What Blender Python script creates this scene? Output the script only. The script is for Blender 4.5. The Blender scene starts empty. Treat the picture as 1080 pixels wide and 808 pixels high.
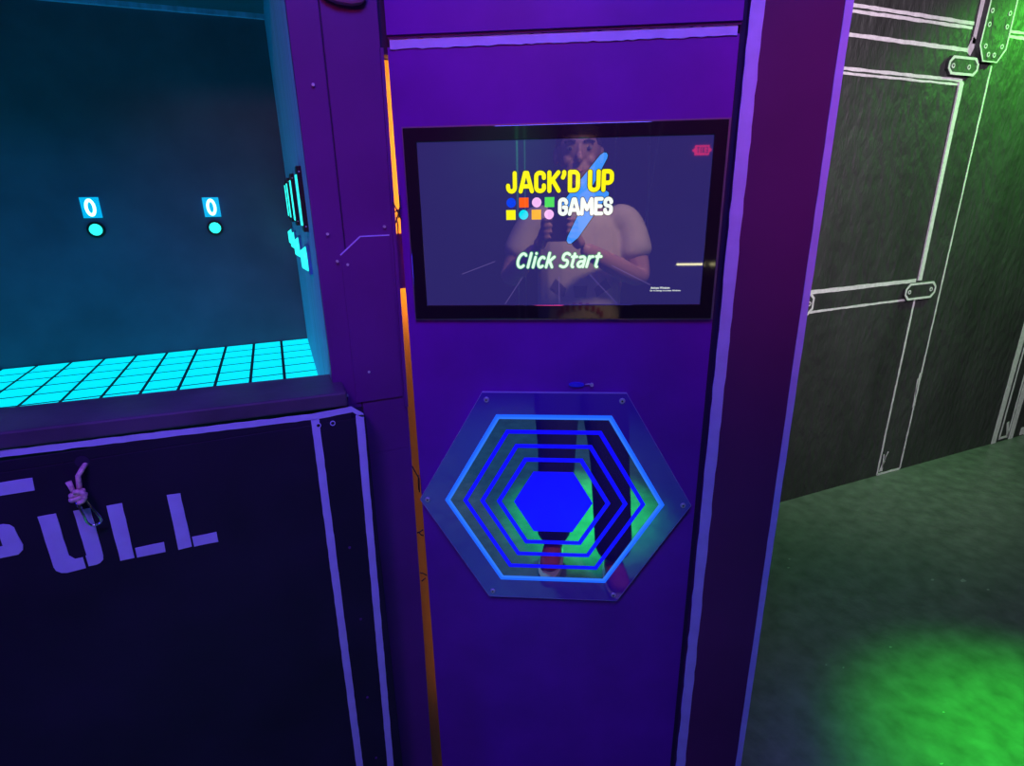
import bpy, math, random
from mathutils import Vector, Matrix
random.seed(4)
SC = bpy.context.scene
COL = SC.collection
R = math.radians

# ------------------------------------------------------------------ camera, world, light, exposure
CAM_H = 1.45
cd = bpy.data.cameras.new('camera'); cam = bpy.data.objects.new('camera', cd); COL.objects.link(cam)
cd.sensor_width = 36.0; cd.sensor_fit = 'HORIZONTAL'; cd.lens = 596.0 / 1080.0 * 36.0
cd.clip_start = 0.02; cd.clip_end = 60
down = Vector((34.0, -1805.0, -596.0)).normalized()          # world down in camera axes (measured tilt and roll)
up = -down
fw = Vector((0, 0, -1)); hf = (fw - up * fw.dot(up)).normalized(); hr = hf.cross(up)
Yc = math.sin(R(-22)) * hr + math.cos(R(-22)) * hf
Xc = math.sin(R(68)) * hr + math.cos(R(68)) * hf
rot = Matrix((Xc, Yc, up))
cam.matrix_world = Matrix.Translation((0, 0, CAM_H)) @ rot.to_4x4()
SC.camera = cam

SC.view_settings.view_transform = 'Standard'
SC.view_settings.look = 'None'
SC.view_settings.gamma = 1.0
SC.view_settings.use_curve_mapping = False
SC.view_settings.exposure = 0.0

w = bpy.data.worlds.new('world'); SC.world = w; w.use_nodes = True
w.node_tree.nodes['Background'].inputs[0].default_value = (0.10, 0.08, 0.22, 1)
w.node_tree.nodes['Background'].inputs[1].default_value = 0.02

# frame of the angled kiosk wall: x along the wall, y into it, z up (camera stands 0.93 m in front of it)
ANG = R(26.7)
NV = Vector((math.sin(ANG), math.cos(ANG), 0)); PV = Vector((math.cos(ANG), -math.sin(ANG), 0))
PF = Matrix.Translation(NV * 0.93) @ Matrix.Rotation(-ANG, 4, 'Z')
WF = Matrix.Identity(4)

def light(name, kind, loc, target, color, power, size=0.2, size_y=None, angle=60, blend=0.6, frame=WF):
    ld = bpy.data.lights.new(name, kind); ld.color = color; ld.energy = power
    if kind == 'AREA':
        ld.size = size
        if size_y: ld.shape = 'RECTANGLE'; ld.size_y = size_y
    else:
        ld.shadow_soft_size = size
    if kind == 'SPOT': ld.spot_size = R(angle); ld.spot_blend = blend
    o = bpy.data.objects.new(name, ld); COL.objects.link(o)
    l = frame @ Vector(loc); t = frame @ Vector(target)
    o.rotation_euler = (t - l).to_track_quat('-Z', 'Y').to_euler(); o.location = l
    return o

light('violet_wash', 'AREA', (0.05, -0.75, 2.36), (0, 0, 1.2), (0.115, 0.10, 1.0), 17.0, 0.5, 0.5, frame=PF)
light('violet_booth_fill', 'SPOT', (-0.45, -0.1, 2.3), (-0.12, 0.9, 0.75), (0.27, 0.09, 1.0), 50.0, 0.2, angle=62, blend=0.9)  # added fill to lift the lower booth front, stands for no lamp
light('blue_low_fill', 'AREA', (-1.9, -0.9, 1.0), (0, 0, 0.6), (0.05, 0.02, 1.0), 9.0, 0.4, 0.4, frame=PF)  # extra blue light put in to turn the lower panel bluer, source made up
light('magenta_spot', 'SPOT', (0.6, -1.3, 2.3), (0.47, 0.0, 1.52), (1.0, 0.08, 0.34), 28, 0.12, angle=30, blend=1.0, frame=PF)
light('magenta_booth_spot', 'SPOT', (-0.5, -0.9, 2.35), (0.17, 0.944, 1.80), (1.0, 0.05, 0.25), 34, 0.1, angle=38, blend=1.0)
light('green_wall_wash', 'SPOT', (3.55, 1.35, 2.38), (3.35, 1.78, 1.8), (0.10, 1.0, 0.06), 110, 0.06, angle=105, blend=1.0)
light('green_floor_spot', 'SPOT', (1.85, 0.35, 2.35), (1.72, 0.30, 0), (0.035, 1.0, 0.03), 780, 0.08, angle=34, blend=1.0)
light('neutral_wall_wash', 'SPOT', (1.5, 0.0, 2.3), (2.65, 1.776, 1.52), (1.0, 0.80, 0.94), 190, 0.25, angle=80, blend=0.8)
light('dim_floor_fill', 'AREA', (2.6, 0.5, 2.38), (2.6, 0.5, 0), (0.9, 0.97, 0.95), 6.5, 0.8, 0.6)  # made-up overhead fill lifting the dark floor on the right
light('blue_floor_spot', 'SPOT', (1.0, 0.1, 2.3), (0.95, 0.72, 0), (0.06, 0.24, 1.0), 22, 0.1, angle=26, blend=1.0)
light('teal_rear_wash', 'SPOT', (-0.5, -2.4, 2.35), (-0.3, -1.8, 0), (0.12, 0.55, 0.85), 260, 0.1, angle=70, blend=1.0, frame=PF)
light('green_rear_spot', 'SPOT', (0.3, -2.5, 2.35), (0.14, -1.50, 0), (0.02, 1.0, 0.18), 1900, 0.06, angle=20, blend=1.0, frame=PF)
light('green_back_wall_spot', 'SPOT', (-0.3, -3.6, 2.3), (-0.5, -4.54, 1.7), (0.05, 0.9, 0.35), 45, 0.08, angle=70, blend=1.0, frame=PF)
light('warm_person_fill', 'SPOT', (0.5, -0.35, 2.36), (0.08, -1.25, 1.12), (1.0, 0.74, 0.58), 140, 0.12, angle=36, blend=1.0, frame=PF)  # added so the person's shirt shows in the screen's reflection, no lamp known
light('rose_feet_fill', 'SPOT', (0.5, -0.35, 2.36), (0.10, -1.10, 0.0), (1.0, 0.55, 0.60), 55, 0.1, angle=22, blend=1.0, frame=PF)  # second added spot that brightens the shoes for the plate's reflection

# ------------------------------------------------------------------ materials
def mat(name, col, rough=0.5, metal=0.0, emit=None, estr=0.0, noise=None, bump=None, spec=0.5, trans=0.0, coat=0.0):
    m = bpy.data.materials.new(name); m.use_nodes = True
    nt = m.node_tree; b = nt.nodes['Principled BSDF']
    b.inputs['Base Color'].default_value = (*col, 1); b.inputs['Roughness'].default_value = rough
    b.inputs['Metallic'].default_value = metal; b.inputs['Specular IOR Level'].default_value = spec
    b.inputs['Transmission Weight'].default_value = trans; b.inputs['Coat Weight'].default_value = coat
    if emit: b.inputs['Emission Color'].default_value = (*emit, 1); b.inputs['Emission Strength'].default_value = estr
    tc = nt.nodes.new('ShaderNodeTexCoord')
    if noise:                                   # (scale, darkest factor, brightest factor[, (stretch)])
        n = nt.nodes.new('ShaderNodeTexNoise'); n.inputs['Scale'].default_value = noise[0]; n.inputs['Detail'].default_value = 6
        mp = nt.nodes.new('ShaderNodeMapping')
        if len(noise) > 3: mp.inputs['Scale'].default_value = noise[3]
        r = nt.nodes.new('ShaderNodeValToRGB')
        r.color_ramp.elements[0].position = 0.3; r.color_ramp.elements[1].position = 0.7
        r.color_ramp.elements[0].color = tuple(c * noise[1] for c in col) + (1,)
        r.color_ramp.elements[1].color = tuple(min(1, c * noise[2]) for c in col) + (1,)
        nt.links.new(tc.outputs['Object'], mp.inputs[0]); nt.links.new(mp.outputs[0], n.inputs['Vector'])
        nt.links.new(n.outputs['Fac'], r.inputs[0]); nt.links.new(r.outputs[0], b.inputs['Base Color'])
    if bump:                                    # (scale, strength, distance[, stretch])
        n = nt.nodes.new('ShaderNodeTexNoise'); n.inputs['Scale'].default_value = bump[0]; n.inputs['Detail'].default_value = 5
        mp = nt.nodes.new('ShaderNodeMapping')
        if len(bump) > 3: mp.inputs['Scale'].default_value = bump[3]
        bp = nt.nodes.new('ShaderNodeBump'); bp.inputs['Strength'].default_value = bump[1]; bp.inputs['Distance'].default_value = bump[2]
        nt.links.new(tc.outputs['Object'], mp.inputs[0]); nt.links.new(mp.outputs[0], n.inputs['Vector'])
        nt.links.new(n.outputs['Fac'], bp.inputs['Height']); nt.links.new(bp.outputs[0], b.inputs['Normal'])
    return m

def glossy_mix(name, base, fac, tint=(1, 1, 1), rough=0.02, emit=None, estr=0.0):
    """a coated sheet: base paint or glow seen under a partly mirroring surface"""
    m = mat(name, base, 0.5, emit=emit, estr=estr, spec=0.2)
    nt = m.node_tree; b = nt.nodes['Principled BSDF']; out = nt.nodes['Material Output']
    g = nt.nodes.new('ShaderNodeBsdfGlossy'); g.inputs['Roughness'].default_value = rough; g.inputs['Color'].default_value = (*tint, 1)
    mx = nt.nodes.new('ShaderNodeMixShader'); mx.inputs[0].default_value = fac
    nt.links.new(b.outputs[0], mx.inputs[1]); nt.links.new(g.outputs[0], mx.inputs[2]); nt.links.new(mx.outputs[0], out.inputs[0])
    return m

M = {}
M['floor'] = mat('dark_floor_paint', (0.13, 0.145, 0.14), 0.32, noise=(16.0, 0.72, 1.25), bump=(60, 0.35, 0.004), spec=0.4)
M['ceiling'] = mat('black_ceiling_paint', (0.02, 0.02, 0.025), 0.8, noise=(6, 0.7, 1.2))
M['wall_dark'] = mat('charcoal_wall_paint', (0.042, 0.043, 0.044), 0.55, noise=(5, 0.75, 1.25, (1, 1, 0.35)), bump=(30, 1.0, 0.016, (1, 1, 0.45)), spec=0.4)
M['wall_room'] = mat('dark_room_paint', (0.05, 0.035, 0.07), 0.6, noise=(4, 0.7, 1.3))
M['chip'] = mat('grey_paint_chip', (0.30, 0.33, 0.30), 0.6)
M['white_line'] = mat('white_line_paint', (0.80, 0.76, 0.80), 0.5, noise=(60, 0.85, 1.1))
M['purple'] = mat('purple_wall_paint', (0.19, 0.012, 0.37), 0.45, noise=(7, 0.85, 1.15), bump=(35, 0.25, 0.002, (1, 1, 0.5)), spec=0.35)
M['post'] = mat('plum_post_paint', (0.13, 0.025, 0.11), 0.5, noise=(4, 0.85, 1.15), bump=(60, 0.1, 0.001), spec=0.3)
M['board'] = mat('plum_board_paint', (0.15, 0.025, 0.20), 0.5, noise=(6, 0.88, 1.12), bump=(50, 0.15, 0.001), spec=0.3)
M['lavender'] = mat('lavender_trim_paint', (0.68, 0.62, 1.0), 0.5, noise=(40, 0.88, 1.0))
M['black_panel'] = mat('black_panel_paint', (0.022, 0.010, 0.035), 0.6, noise=(8, 0.75, 1.25), bump=(60, 0.1, 0.001), spec=0.3)
M['sill'] = mat('black_sill_paint', (0.10, 0.06, 0.11), 0.42, noise=(12, 0.75, 1.25), bump=(90, 0.35, 0.001), spec=0.4)
M['groove'] = mat('dark_joint', (0.03, 0.008, 0.05), 0.7)
M['recess'] = mat('recess_paint', (0.10, 0.11, 0.17), 0.7, noise=(5, 0.8, 1.2), spec=0.2)
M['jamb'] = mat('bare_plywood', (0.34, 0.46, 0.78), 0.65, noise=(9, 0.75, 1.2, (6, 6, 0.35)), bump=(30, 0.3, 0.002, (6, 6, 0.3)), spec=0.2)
M['tile_glow'] = mat('cyan_tile_glow', (0.02, 0.1, 0.1), 0.3, emit=(0.0, 0.80, 1.0), estr=1.1)
M['tile_grid'] = mat('dark_tile_grid', (0.02, 0.05, 0.055), 0.6)
M['disp'] = mat('blue_display_glow', (0.02, 0.05, 0.06), 0.3, emit=(0.0, 0.42, 0.80), estr=1.1)
M['disp_dim'] = mat('blue_collar_plastic', (0.05, 0.25, 0.5), 0.4)
M['digit'] = mat('white_digit_glow', (0.3, 0.5, 0.5), 0.3, emit=(0.30, 1.0, 1.0), estr=6.0)
M['button_glow'] = mat('turquoise_button_glow', (0.05, 0.3, 0.3), 0.3, emit=(0.03, 1.0, 0.85), estr=1.3)
M['black_plastic'] = mat('black_plastic', (0.012, 0.010, 0.014), 0.35)
M['steel'] = mat('bright_steel', (0.75, 0.72, 0.78), 0.35, metal=0.45)
M['chrome'] = mat('polished_steel', (0.75, 0.74, 0.78), 0.15, metal=1.0)
M['pink_rope'] = mat('pink_cord', (1.0, 0.55, 0.58), 0.6, noise=(220, 0.6, 1.1), bump=(400, 0.4, 0.001))
M['bezel'] = glossy_mix('black_bezel_gloss', (0.012, 0.006, 0.012), 0.10, rough=0.04)
M['bezel_rim'] = mat('grey_rim_metal', (0.30, 0.28, 0.34), 0.35, metal=0.8)
M['wood'] = mat('amber_stud_wood', (0.90, 0.44, 0.07), 0.6, noise=(8, 0.8, 1.1, (4, 4, 0.4)))
M['plate'] = glossy_mix('clear_acrylic_over_purple', (0.12, 0.02, 0.50), 0.26, (0.85, 0.95, 1.0), 0.03)
M['plate_edge'] = mat('acrylic_edge', (0.45, 0.40, 0.70), 0.2)
M['mirror'] = glossy_mix('dark_mirror_acrylic', (0.05, 0.01, 0.22), 0.55, (0.80, 1.0, 0.95), 0.015)
M['ring_pale'] = mat('pale_blue_glow', (0.02, 0.04, 0.2), 0.3, emit=(0.012, 0.13, 1.0), estr=1.0)
M['ring_pale2'] = mat('sky_blue_glow', (0.02, 0.04, 0.2), 0.3, emit=(0.03, 0.20, 0.9), estr=0.95)
M['ring_blue'] = mat('deep_blue_glow', (0.01, 0.01, 0.2), 0.3, emit=(0.004, 0.0, 1.0), estr=1.0)
M['cap_blue'] = mat('blue_tab_plastic', (0.05, 0.03, 0.75), 0.35)
M['cable'] = mat('black_cable_rubber', (0.01, 0.008, 0.012), 0.5)
M['shirt'] = mat('beige_cotton', (0.62, 0.50, 0.36), 0.85, noise=(14, 0.9, 1.05), bump=(9, 0.5, 0.01))
M['shirt_print'] = mat('faded_red_print', (0.40, 0.08, 0.09), 0.85)
M['shirt_print_dark'] = mat('faded_dark_print', (0.14, 0.11, 0.13), 0.85)
M['jeans'] = mat('dark_denim', (0.012, 0.010, 0.022), 0.9, bump=(25, 0.4, 0.006))
M['skin'] = mat('skin', (0.52, 0.27, 0.20), 0.5)
M['hair'] = mat('dark_brown_hair', (0.045, 0.028, 0.02), 0.7, bump=(120, 0.6, 0.004))
M['shoe'] = mat('red_shoe_fabric', (0.60, 0.06, 0.07), 0.6)
M['sole'] = mat('pale_rubber', (0.55, 0.45, 0.42), 0.6)
M['eye'] = mat('eye_white', (0.33, 0.28, 0.27), 0.3)
M['iris'] = mat('dark_iris', (0.03, 0.02, 0.015), 0.2)
M['lip'] = mat('lip', (0.45, 0.15, 0.14), 0.5)
M['exit_red'] = mat('red_sign_glow', (0.3, 0.0, 0.01), 0.4, emit=(1.0, 0.02, 0.06), estr=2.2)
M['exit_dark'] = mat('sign_dark', (0.02, 0.0, 0.0), 0.5)
M['warm_tube'] = mat('warm_tube_glow', (0.6, 0.6, 0.5), 0.4, emit=(1.0, 0.92, 0.45), estr=4.5)
M['fixture'] = mat('plum_housing', (0.28, 0.10, 0.22), 0.45)

def screen_mat(name, emit, estr=1.0, fac=0.22):
    return glossy_mix(name, (0.004, 0.004, 0.006), fac, rough=0.02, emit=emit, estr=estr / (1 - fac))
M['screen'] = screen_mat('screen_background', (0.024, 0.018, 0.135), 1.0)
for n, c in dict(yellow=(1, 0.93, 0.0), white=(0.92, 1, 0.94), mint=(0.72, 1.0, 0.82), minthalo=(0.04, 0.30, 0.13), bolt=(0.05, 0.30, 1.0),
                 dkblue=(0.0, 0.05, 0.85), orange=(1.0, 0.11, 0.0), pink=(0.95, 0.50, 0.95), green=(0.08, 0.75, 0.12),
                 cyan=(0.0, 0.75, 0.90), amber=(1.0, 0.45, 0.0), outline=(0.012, 0.02, 0.035), ray=(0.10, 0.07, 0.27)).items():
    M['s_' + n] = screen_mat('screen_' + n, c, 1.0, 0.12)

# ------------------------------------------------------------------ mesh builder
class MB:
    def __init__(s): s.v = []; s.f = []; s.sm = []
    def add(s, vs, fs, smooth=False):
        o = len(s.v); s.v += [tuple(p) for p in vs]
        for f in fs: s.f.append(tuple(i + o for i in f)); s.sm.append(smooth)
        return s
    def box(s, x0, x1, y0, y1, z0, z1):
        return s.add([(x0, y0, z0), (x1, y0, z0), (x1, y1, z0), (x0, y1, z0), (x0, y0, z1), (x1, y0, z1), (x1, y1, z1), (x0, y1, z1)],
                     [(0, 3, 2, 1), (4, 5, 6, 7), (0, 1, 5, 4), (1, 2, 6, 5), (2, 3, 7, 6), (3, 0, 4, 7)])
    def prism(s, poly, y0, y1):
        """polygon in x,z (counter-clockwise seen from -y) between y0 (front) and y1"""
        a = sum(poly[i][0] * poly[(i + 1) % len(poly)][1] - poly[(i + 1) % len(poly)][0] * poly[i][1] for i in range(len(poly)))
        if a < 0: poly = poly[::-1]
        n = len(poly)
        vs = [(p[0], y0, p[1]) for p in poly] + [(p[0], y1, p[1]) for p in poly]
        fs = [tuple(range(n)), tuple(range(2 * n - 1, n - 1, -1))]
        fs += [(i, i + n, (i + 1) % n + n, (i + 1) % n) for i in range(n)]
        return s.add(vs, fs)
    def frame(s, outer, inner, y0, y1):
        n = len(outer)
        vs = [(p[0], y0, p[1]) for p in outer] + [(p[0], y0, p[1]) for p in inner] + [(p[0], y1, p[1]) for p in outer] + [(p[0], y1, p[1]) for p in inner]
        fs = []
        for i in range(n):
            j = (i + 1) % n
            fs += [(i, j, j + n, i + n), (2 * n + i, 3 * n + i, 3 * n + j, 2 * n + j), (i, 2 * n + i, 2 * n + j, j), (n + i, n + j, 3 * n + j, 3 * n + i)]
        return s.add(vs, fs)
    def cyl(s, c, axis, r, h, n=24, r2=None, smooth=True):
        c = Vector(c); a = Vector(axis).normalized(); t = a.orthogonal().normalized(); b = a.cross(t); r2 = r if r2 is None else r2
        vs = []
        for k, (hh, rr) in enumerate(((0, r), (h, r2))):
            for i in range(n):
                q = 2 * math.pi * i / n; vs.append(c + a * hh + (t * math.cos(q) + b * math.sin(q)) * rr)
        o = len(s.v); s.add(vs, [(i, (i + 1) % n, (i + 1) % n + n, i + n) for i in range(n)], smooth)
        s.f += [tuple(o + i for i in range(n - 1, -1, -1)), tuple(o + n + i for i in range(n))]; s.sm += [False, False]
        return s
    def sphere(s, c, r, nu=20, nv=12, zmin=None):
        rx, ry, rz = (r, r, r) if not hasattr(r, '__len__') else r
        vs = []; fs = []
        for j in range(nv + 1):
            th = math.pi * j / nv
            for i in range(nu):
                ph = 2 * math.pi * i / nu
                z = math.cos(th)
                if zmin is not None: z = max(z, zmin)
                vs.append((c[0] + rx * math.sin(th) * math.cos(ph), c[1] + ry * math.sin(th) * math.sin(ph), c[2] + rz * z))
        for j in range(nv):
            for i in range(nu):
                fs.append((j * nu + i, (j + 1) * nu + i, (j + 1) * nu + (i + 1) % nu, j * nu + (i + 1) % nu))
        return s.add(vs, fs, True)
    def tube(s, pts, r, n=10, closed=False):
        pts = [Vector(p) for p in pts]; m = len(pts); rings = []
        nrm = None
        for k in range(m):
            a = pts[(k + 1) % m] if (closed or k < m - 1) else pts[k]
            b = pts[k - 1] if (closed or k > 0) else pts[k]
            t = (a - b).normalized()
            nrm = t.orthogonal().normalized() if nrm is None else (nrm - t * nrm.dot(t)).normalized()
            bn = t.cross(nrm); rr = r[k] if hasattr(r, '__len__') else r
            rings.append([pts[k] + (nrm * math.cos(2 * math.pi * i / n) + bn * math.sin(2 * math.pi * i / n)) * rr for i in range(n)])
        vs = [p for q in rings for p in q]; fs = []
        for k in range(m if closed else m - 1):
            for i in range(n):
                k2 = (k + 1) % m; fs.append((k * n + i, k * n + (i + 1) % n, k2 * n + (i + 1) % n, k2 * n + i))
        if not closed: fs += [tuple(range(n - 1, -1, -1)), tuple((m - 1) * n + i for i in range(n))]
        return s.add(vs, fs, True)
    def stroke(s, pts, w, y0, y1, cap=6, shear=0.0, closed=False):
        """flat brush stroke in x,z with round ends and joints"""
        seg = list(zip(pts[:-1], pts[1:])) + ([(pts[-1], pts[0])] if closed else [])
        k = 0
        for a, b in seg:
            d = Vector((b[0] - a[0], b[1] - a[1])); L = d.length
            if L < 1e-7: continue
            d /= L; an = math.atan2(d.y, d.x); poly = []
            for i in range(cap + 1):
                q = an - math.pi / 2 + math.pi * i / cap; poly.append((b[0] + w / 2 * math.cos(q), b[1] + w / 2 * math.sin(q)))
            for i in range(cap + 1):
                q = an + math.pi / 2 + math.pi * i / cap; poly.append((a[0] + w / 2 * math.cos(q), a[1] + w / 2 * math.sin(q)))
            s.prism(poly, y0 - k * 2e-6, y1); k += 1
        return s
    def build(s, name, m, parent=None, frame=WF, base=None, bevel=0.0, kind=None):
        """vertices are given in the frame's coordinates; base = where the object's own origin goes"""
        if parent is not None: b = Vector(parent.get('_base', (0, 0, 0)))
        else: b = Vector(base if base is not None else (0, 0, 0))
        me = bpy.data.meshes.new(name); me.from_pydata([tuple(Vector(p) - b) for p in s.v], [], s.f)
        me.polygons.foreach_set('use_smooth', s.sm); me.update()
        me.materials.append(m)
        o = bpy.data.objects.new(name, me); COL.objects.link(o)
        if parent is not None: o.parent = parent
        else: o.matrix_world = frame @ Matrix.Translation(b)
        o['_base'] = tuple(b)
        if bevel:
            md = o.modifiers.new('bevel', 'BEVEL'); md.width = bevel; md.segments = 2; md.limit_method = 'ANGLE'
        if kind: o['kind'] = kind
        return o

def thing(name, label, cat, base, frame=WF, group=None):
    o = bpy.data.objects.new(name, None); COL.objects.link(o); o.empty_display_size = 0.05
    o.matrix_world = frame @ Matrix.Translation(Vector(base)); o['_base'] = tuple(base)
    o['label'] = label; o['category'] = cat
    if group: o['group'] = group
    return o
def tag(o, label, cat, group=None):
    o['label'] = label; o['category'] = cat
    if group: o['group'] = group
    return o

def rag(pts, amp, step=0.012):
    """hand-painted edge: resample a straight-sided polygon with small wobble"""
    out = []
    for i, a in enumerate(pts):
        b = pts[(i + 1) % len(pts)]; L = math.hypot(b[0] - a[0], b[1] - a[1]); n = max(1, int(L / step))
        for k in range(n):
            t = k / n; e = 0 if k == 0 else random.uniform(-amp, amp)
            nx, nz = -(b[1] - a[1]) / max(L, 1e-6), (b[0] - a[0]) / max(L, 1e-6)
            out.append((a[0] + (b[0] - a[0]) * t + nx * e, a[1] + (b[1] - a[1]) * t + nz * e))
    return out
def bar(a, b, w):
    d = Vector((b[0] - a[0], b[1] - a[1])).normalized(); n = Vector((-d.y, d.x)) * w / 2
    return [(a[0] + n.x, a[1] + n.y), (a[0] - n.x, a[1] - n.y), (b[0] - n.x, b[1] - n.y), (b[0] + n.x, b[1] + n.y)]

# ------------------------------------------------------------------ setting: floor, ceiling, room walls
YB = 0.944; XJ = 0.0585
CEIL = 2.42
MB().box(-4.5, 6.2, -5.5, 2.1, -0.05, 0).build('floor', M['floor'], kind='structure')
MB().box(-4.5, 6.2, -5.5, 2.1, CEIL, CEIL + 0.05).build('ceiling', M['ceiling'], kind='structure')
wb = MB().box(-4.0, 5.0, -4.62, -4.54, 0, CEIL).build('wall_back', M['wall_room'], frame=PF, kind='structure')
for (x0, x1) in ((-0.372, -0.358), (0.506, 0.520), (-0.30, -0.292)):
    MB().box(x0, x1, -4.54, -4.536, 0.3, CEIL).build('painted_line', M['white_line'], wb)
for a, b in (((0.755, 0.80), (0.90, 2.05)), ((0.83, 0.90), (0.80, 2.2))):
    MB().prism(bar(a, b, 0.012), -4.536, -4.54).build('painted_line', M['white_line'], wb)
MB().box(-4.5, -4.4, -5.5, 2.1, 0, CEIL).build('wall_left', M['wall_room'], kind='structure')
MB().box(6.1, 6.2, -5.5, 2.1, 0, CEIL).build('wall_far_right', M['wall_room'], kind='structure')

flo = bpy.data.objects['floor']
for k, (x, y, r_) in enumerate(((2.20, 1.10, 0.010), (2.30, 1.05, 0.016), (2.33, 0.98, 0.007), (1.75, 1.38, 0.008), (1.80, 1.42, 0.006), (1.72, 0.93, 0.006), (1.50, 0.93, 0.005), (1.46, 0.96, 0.005),
                               (1.62, 0.70, 0.005), (2.25, 0.75, 0.018), (2.15, 0.70, 0.012), (2.45, 0.85, 0.010), (1.45, 0.60, 0.006))):
    n = 7; pts = [(x + r_ * random.uniform(0.5, 1.1) * math.cos(2 * math.pi * i / n), y + 0.6 * r_ * random.uniform(0.5, 1.1) * math.sin(2 * math.pi * i / n)) for i in range(n)]
    MB().add([(a, b_, 0.0002) for a, b_ in pts] + [(a, b_, 0.001) for a, b_ in pts], [tuple(range(n - 1, -1, -1)), tuple(range(n, 2 * n))] + [(i, (i + 1) % n, (i + 1) % n + n, i + n) for i in range(n)]).build('paint_chip', M['chip'], flo)

# ------------------------------------------------------------------ right wall with its painted steel-plate drawing
YW = 1.776
wr = MB().box(0.86, 6.1, YW, YW + 0.06, 0, CEIL).build('wall_right', M['wall_dark'], kind='structure')
def wline(a, b, w, y=YW, mt='white_line', amp=0.0013, name='painted_line', parent=None):
    return MB().prism(rag(bar(a, b, w), amp, 0.03), y - 0.0015, y + 0.001).build(name, M[mt], parent or wr)
def wbar(a, b, w, th):       # slim timber batten under a painted line, throws the small shadow seen in the photo
    return MB().prism(bar(a, b, w), YW - th, YW).build('batten', M['white_line'], wr)
wline((1.2, 2.112), (2.835, 2.103), 0.013); wline((1.2, 2.090), (2.83, 2.086), 0.012)
wline((1.2, 2.018), (2.822, 2.004), 0.015)
wline((1.2, 1.905), (2.835, 1.889), 0.012); wline((1.2, 1.888), (2.815, 1.873), 0.009)
wbar((2.826, 1.885), (2.822, 1.035), 0.024, 0.006)
wline((2.866, 2.40), (2.862, 2.03), 0.030); wline((2.862, 2.05), (2.835, 1.992), 0.036)
wline((1.2, 1.026), (2.80, 1.036), 0.018); wline((1.2, 0.938), (2.815, 0.948), 0.010)
wline((2.819, 0.945), (2.806, 0.004), 0.011); wline((2.806, 0.006), (2.985, 0.006), 0.011)
wline((3.010, 1.955), (2.985, 0.004), 0.009)
wline((2.846, 1.88), (2.835, 1.35), 0.006)
wline((3.05, 2.094), (6.0, 2.094), 0.010); wline((3.05, 2.074), (6.0, 2.074), 0.012)
for pts in (((2.82, 0.02), (2.86, 0.13)), ((2.83, 0.02), (2.85, 0.11)), ((2.84, 0.02), (2.83, 0.12))): wline(*pts, 0.006)
for pts in (((2.985, 0.36), (2.975, 0.52)), ((2.978, 0.42), (2.985, 0.55))): wline(*pts, 0.010)
# painted upright farther right
for x, ww in ((3.806, 0.044), (3.972, 0.044)): wline((x, 0.0), (x + 0.01, 2.38), ww)
wline((3.855, 0.02), (3.865, 2.38), 0.012); wline((3.935, 0.02), (3.945, 2.38), 0.012); wline((3.85, 0.022), (3.94, 0.022), 0.014)
wline((3.93, 0.03), (3.90, 0.12), 0.02, mt='white_line')
wline((4.06, 0.03), (4.30, 0.03), 0.05, amp=0.01)
# joint plates
def octplate(x0, x1, z0, z1, c):
    return [(x0 + c, z0), (x1 - c, z0), (x1, z0 + c), (x1, z1 - c), (x1 - c, z1), (x0 + c, z1), (x0, z1 - c), (x0, z0 + c)]
def inset(p, d):
    cx = sum(q[0] for q in p) / len(p); cz = sum(q[1] for q in p) / len(p)
    mx = max(q[0] for q in p) - cx; mz = max(q[1] for q in p) - cz
    return [(cx + (q[0] - cx) * (mx - d) / mx, cz + (q[1] - cz) * (mz - d) / mz) for q in p]
def plate(poly, th, rivets, lw=0.010):
    pl = MB().prism(poly, YW - th, YW).build('joint_plate', M['wall_dark'], wr)
    MB().frame(poly if True else poly, inset(poly, lw), YW - th - 0.0015, YW - th).build('painted_line', M['white_line'], pl)
    for (x, z) in rivets:
        n = 14; o = [(x + 0.010 * math.cos(2 * math.pi * i / n), z + 0.010 * math.sin(2 * math.pi * i / n)) for i in range(n)]
        i_ = [(x + 0.0055 * math.cos(2 * math.pi * i / n), z + 0.0055 * math.sin(2 * math.pi * i / n)) for i in range(n)]
        MB().frame(o, i_, YW - th - 0.002, YW - th).build('painted_ring', M['white_line'], pl)
        MB().cyl((x, YW - th, z), (0, -1, 0), 0.004, 0.003, 10).build('screw', M['wall_dark'], pl)
    return pl
plate(octplate(2.722, 2.94, 0.946, 1.026, 0.025), 0.012, ((2.752, 0.985), (2.905, 0.988)))
plate(octplate(1.96, 2.135, 0.935, 1.035, 0.025), 0.012, ((2.108, 0.985), (2.0, 0.985)))
plate(octplate(2.705, 2.90, 1.905, 1.976, 0.022), 0.014, ((2.735, 1.938), (2.838, 1.938)))
gus = [(2.885, 2.40), (2.865, 2.02), (2.905, 1.962), (3.005, 1.962), (3.050, 2.015), (3.060, 2.40)]
plate(gus, 0.022, ((2.90, 2.15), (2.90, 2.10), (2.905, 2.02), (3.02, 2.15), (3.02, 2.10), (3.015, 2.025), (2.935, 1.99), (2.975, 1.99), (2.90, 2.30), (3.02, 2.30)), 0.008)

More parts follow.
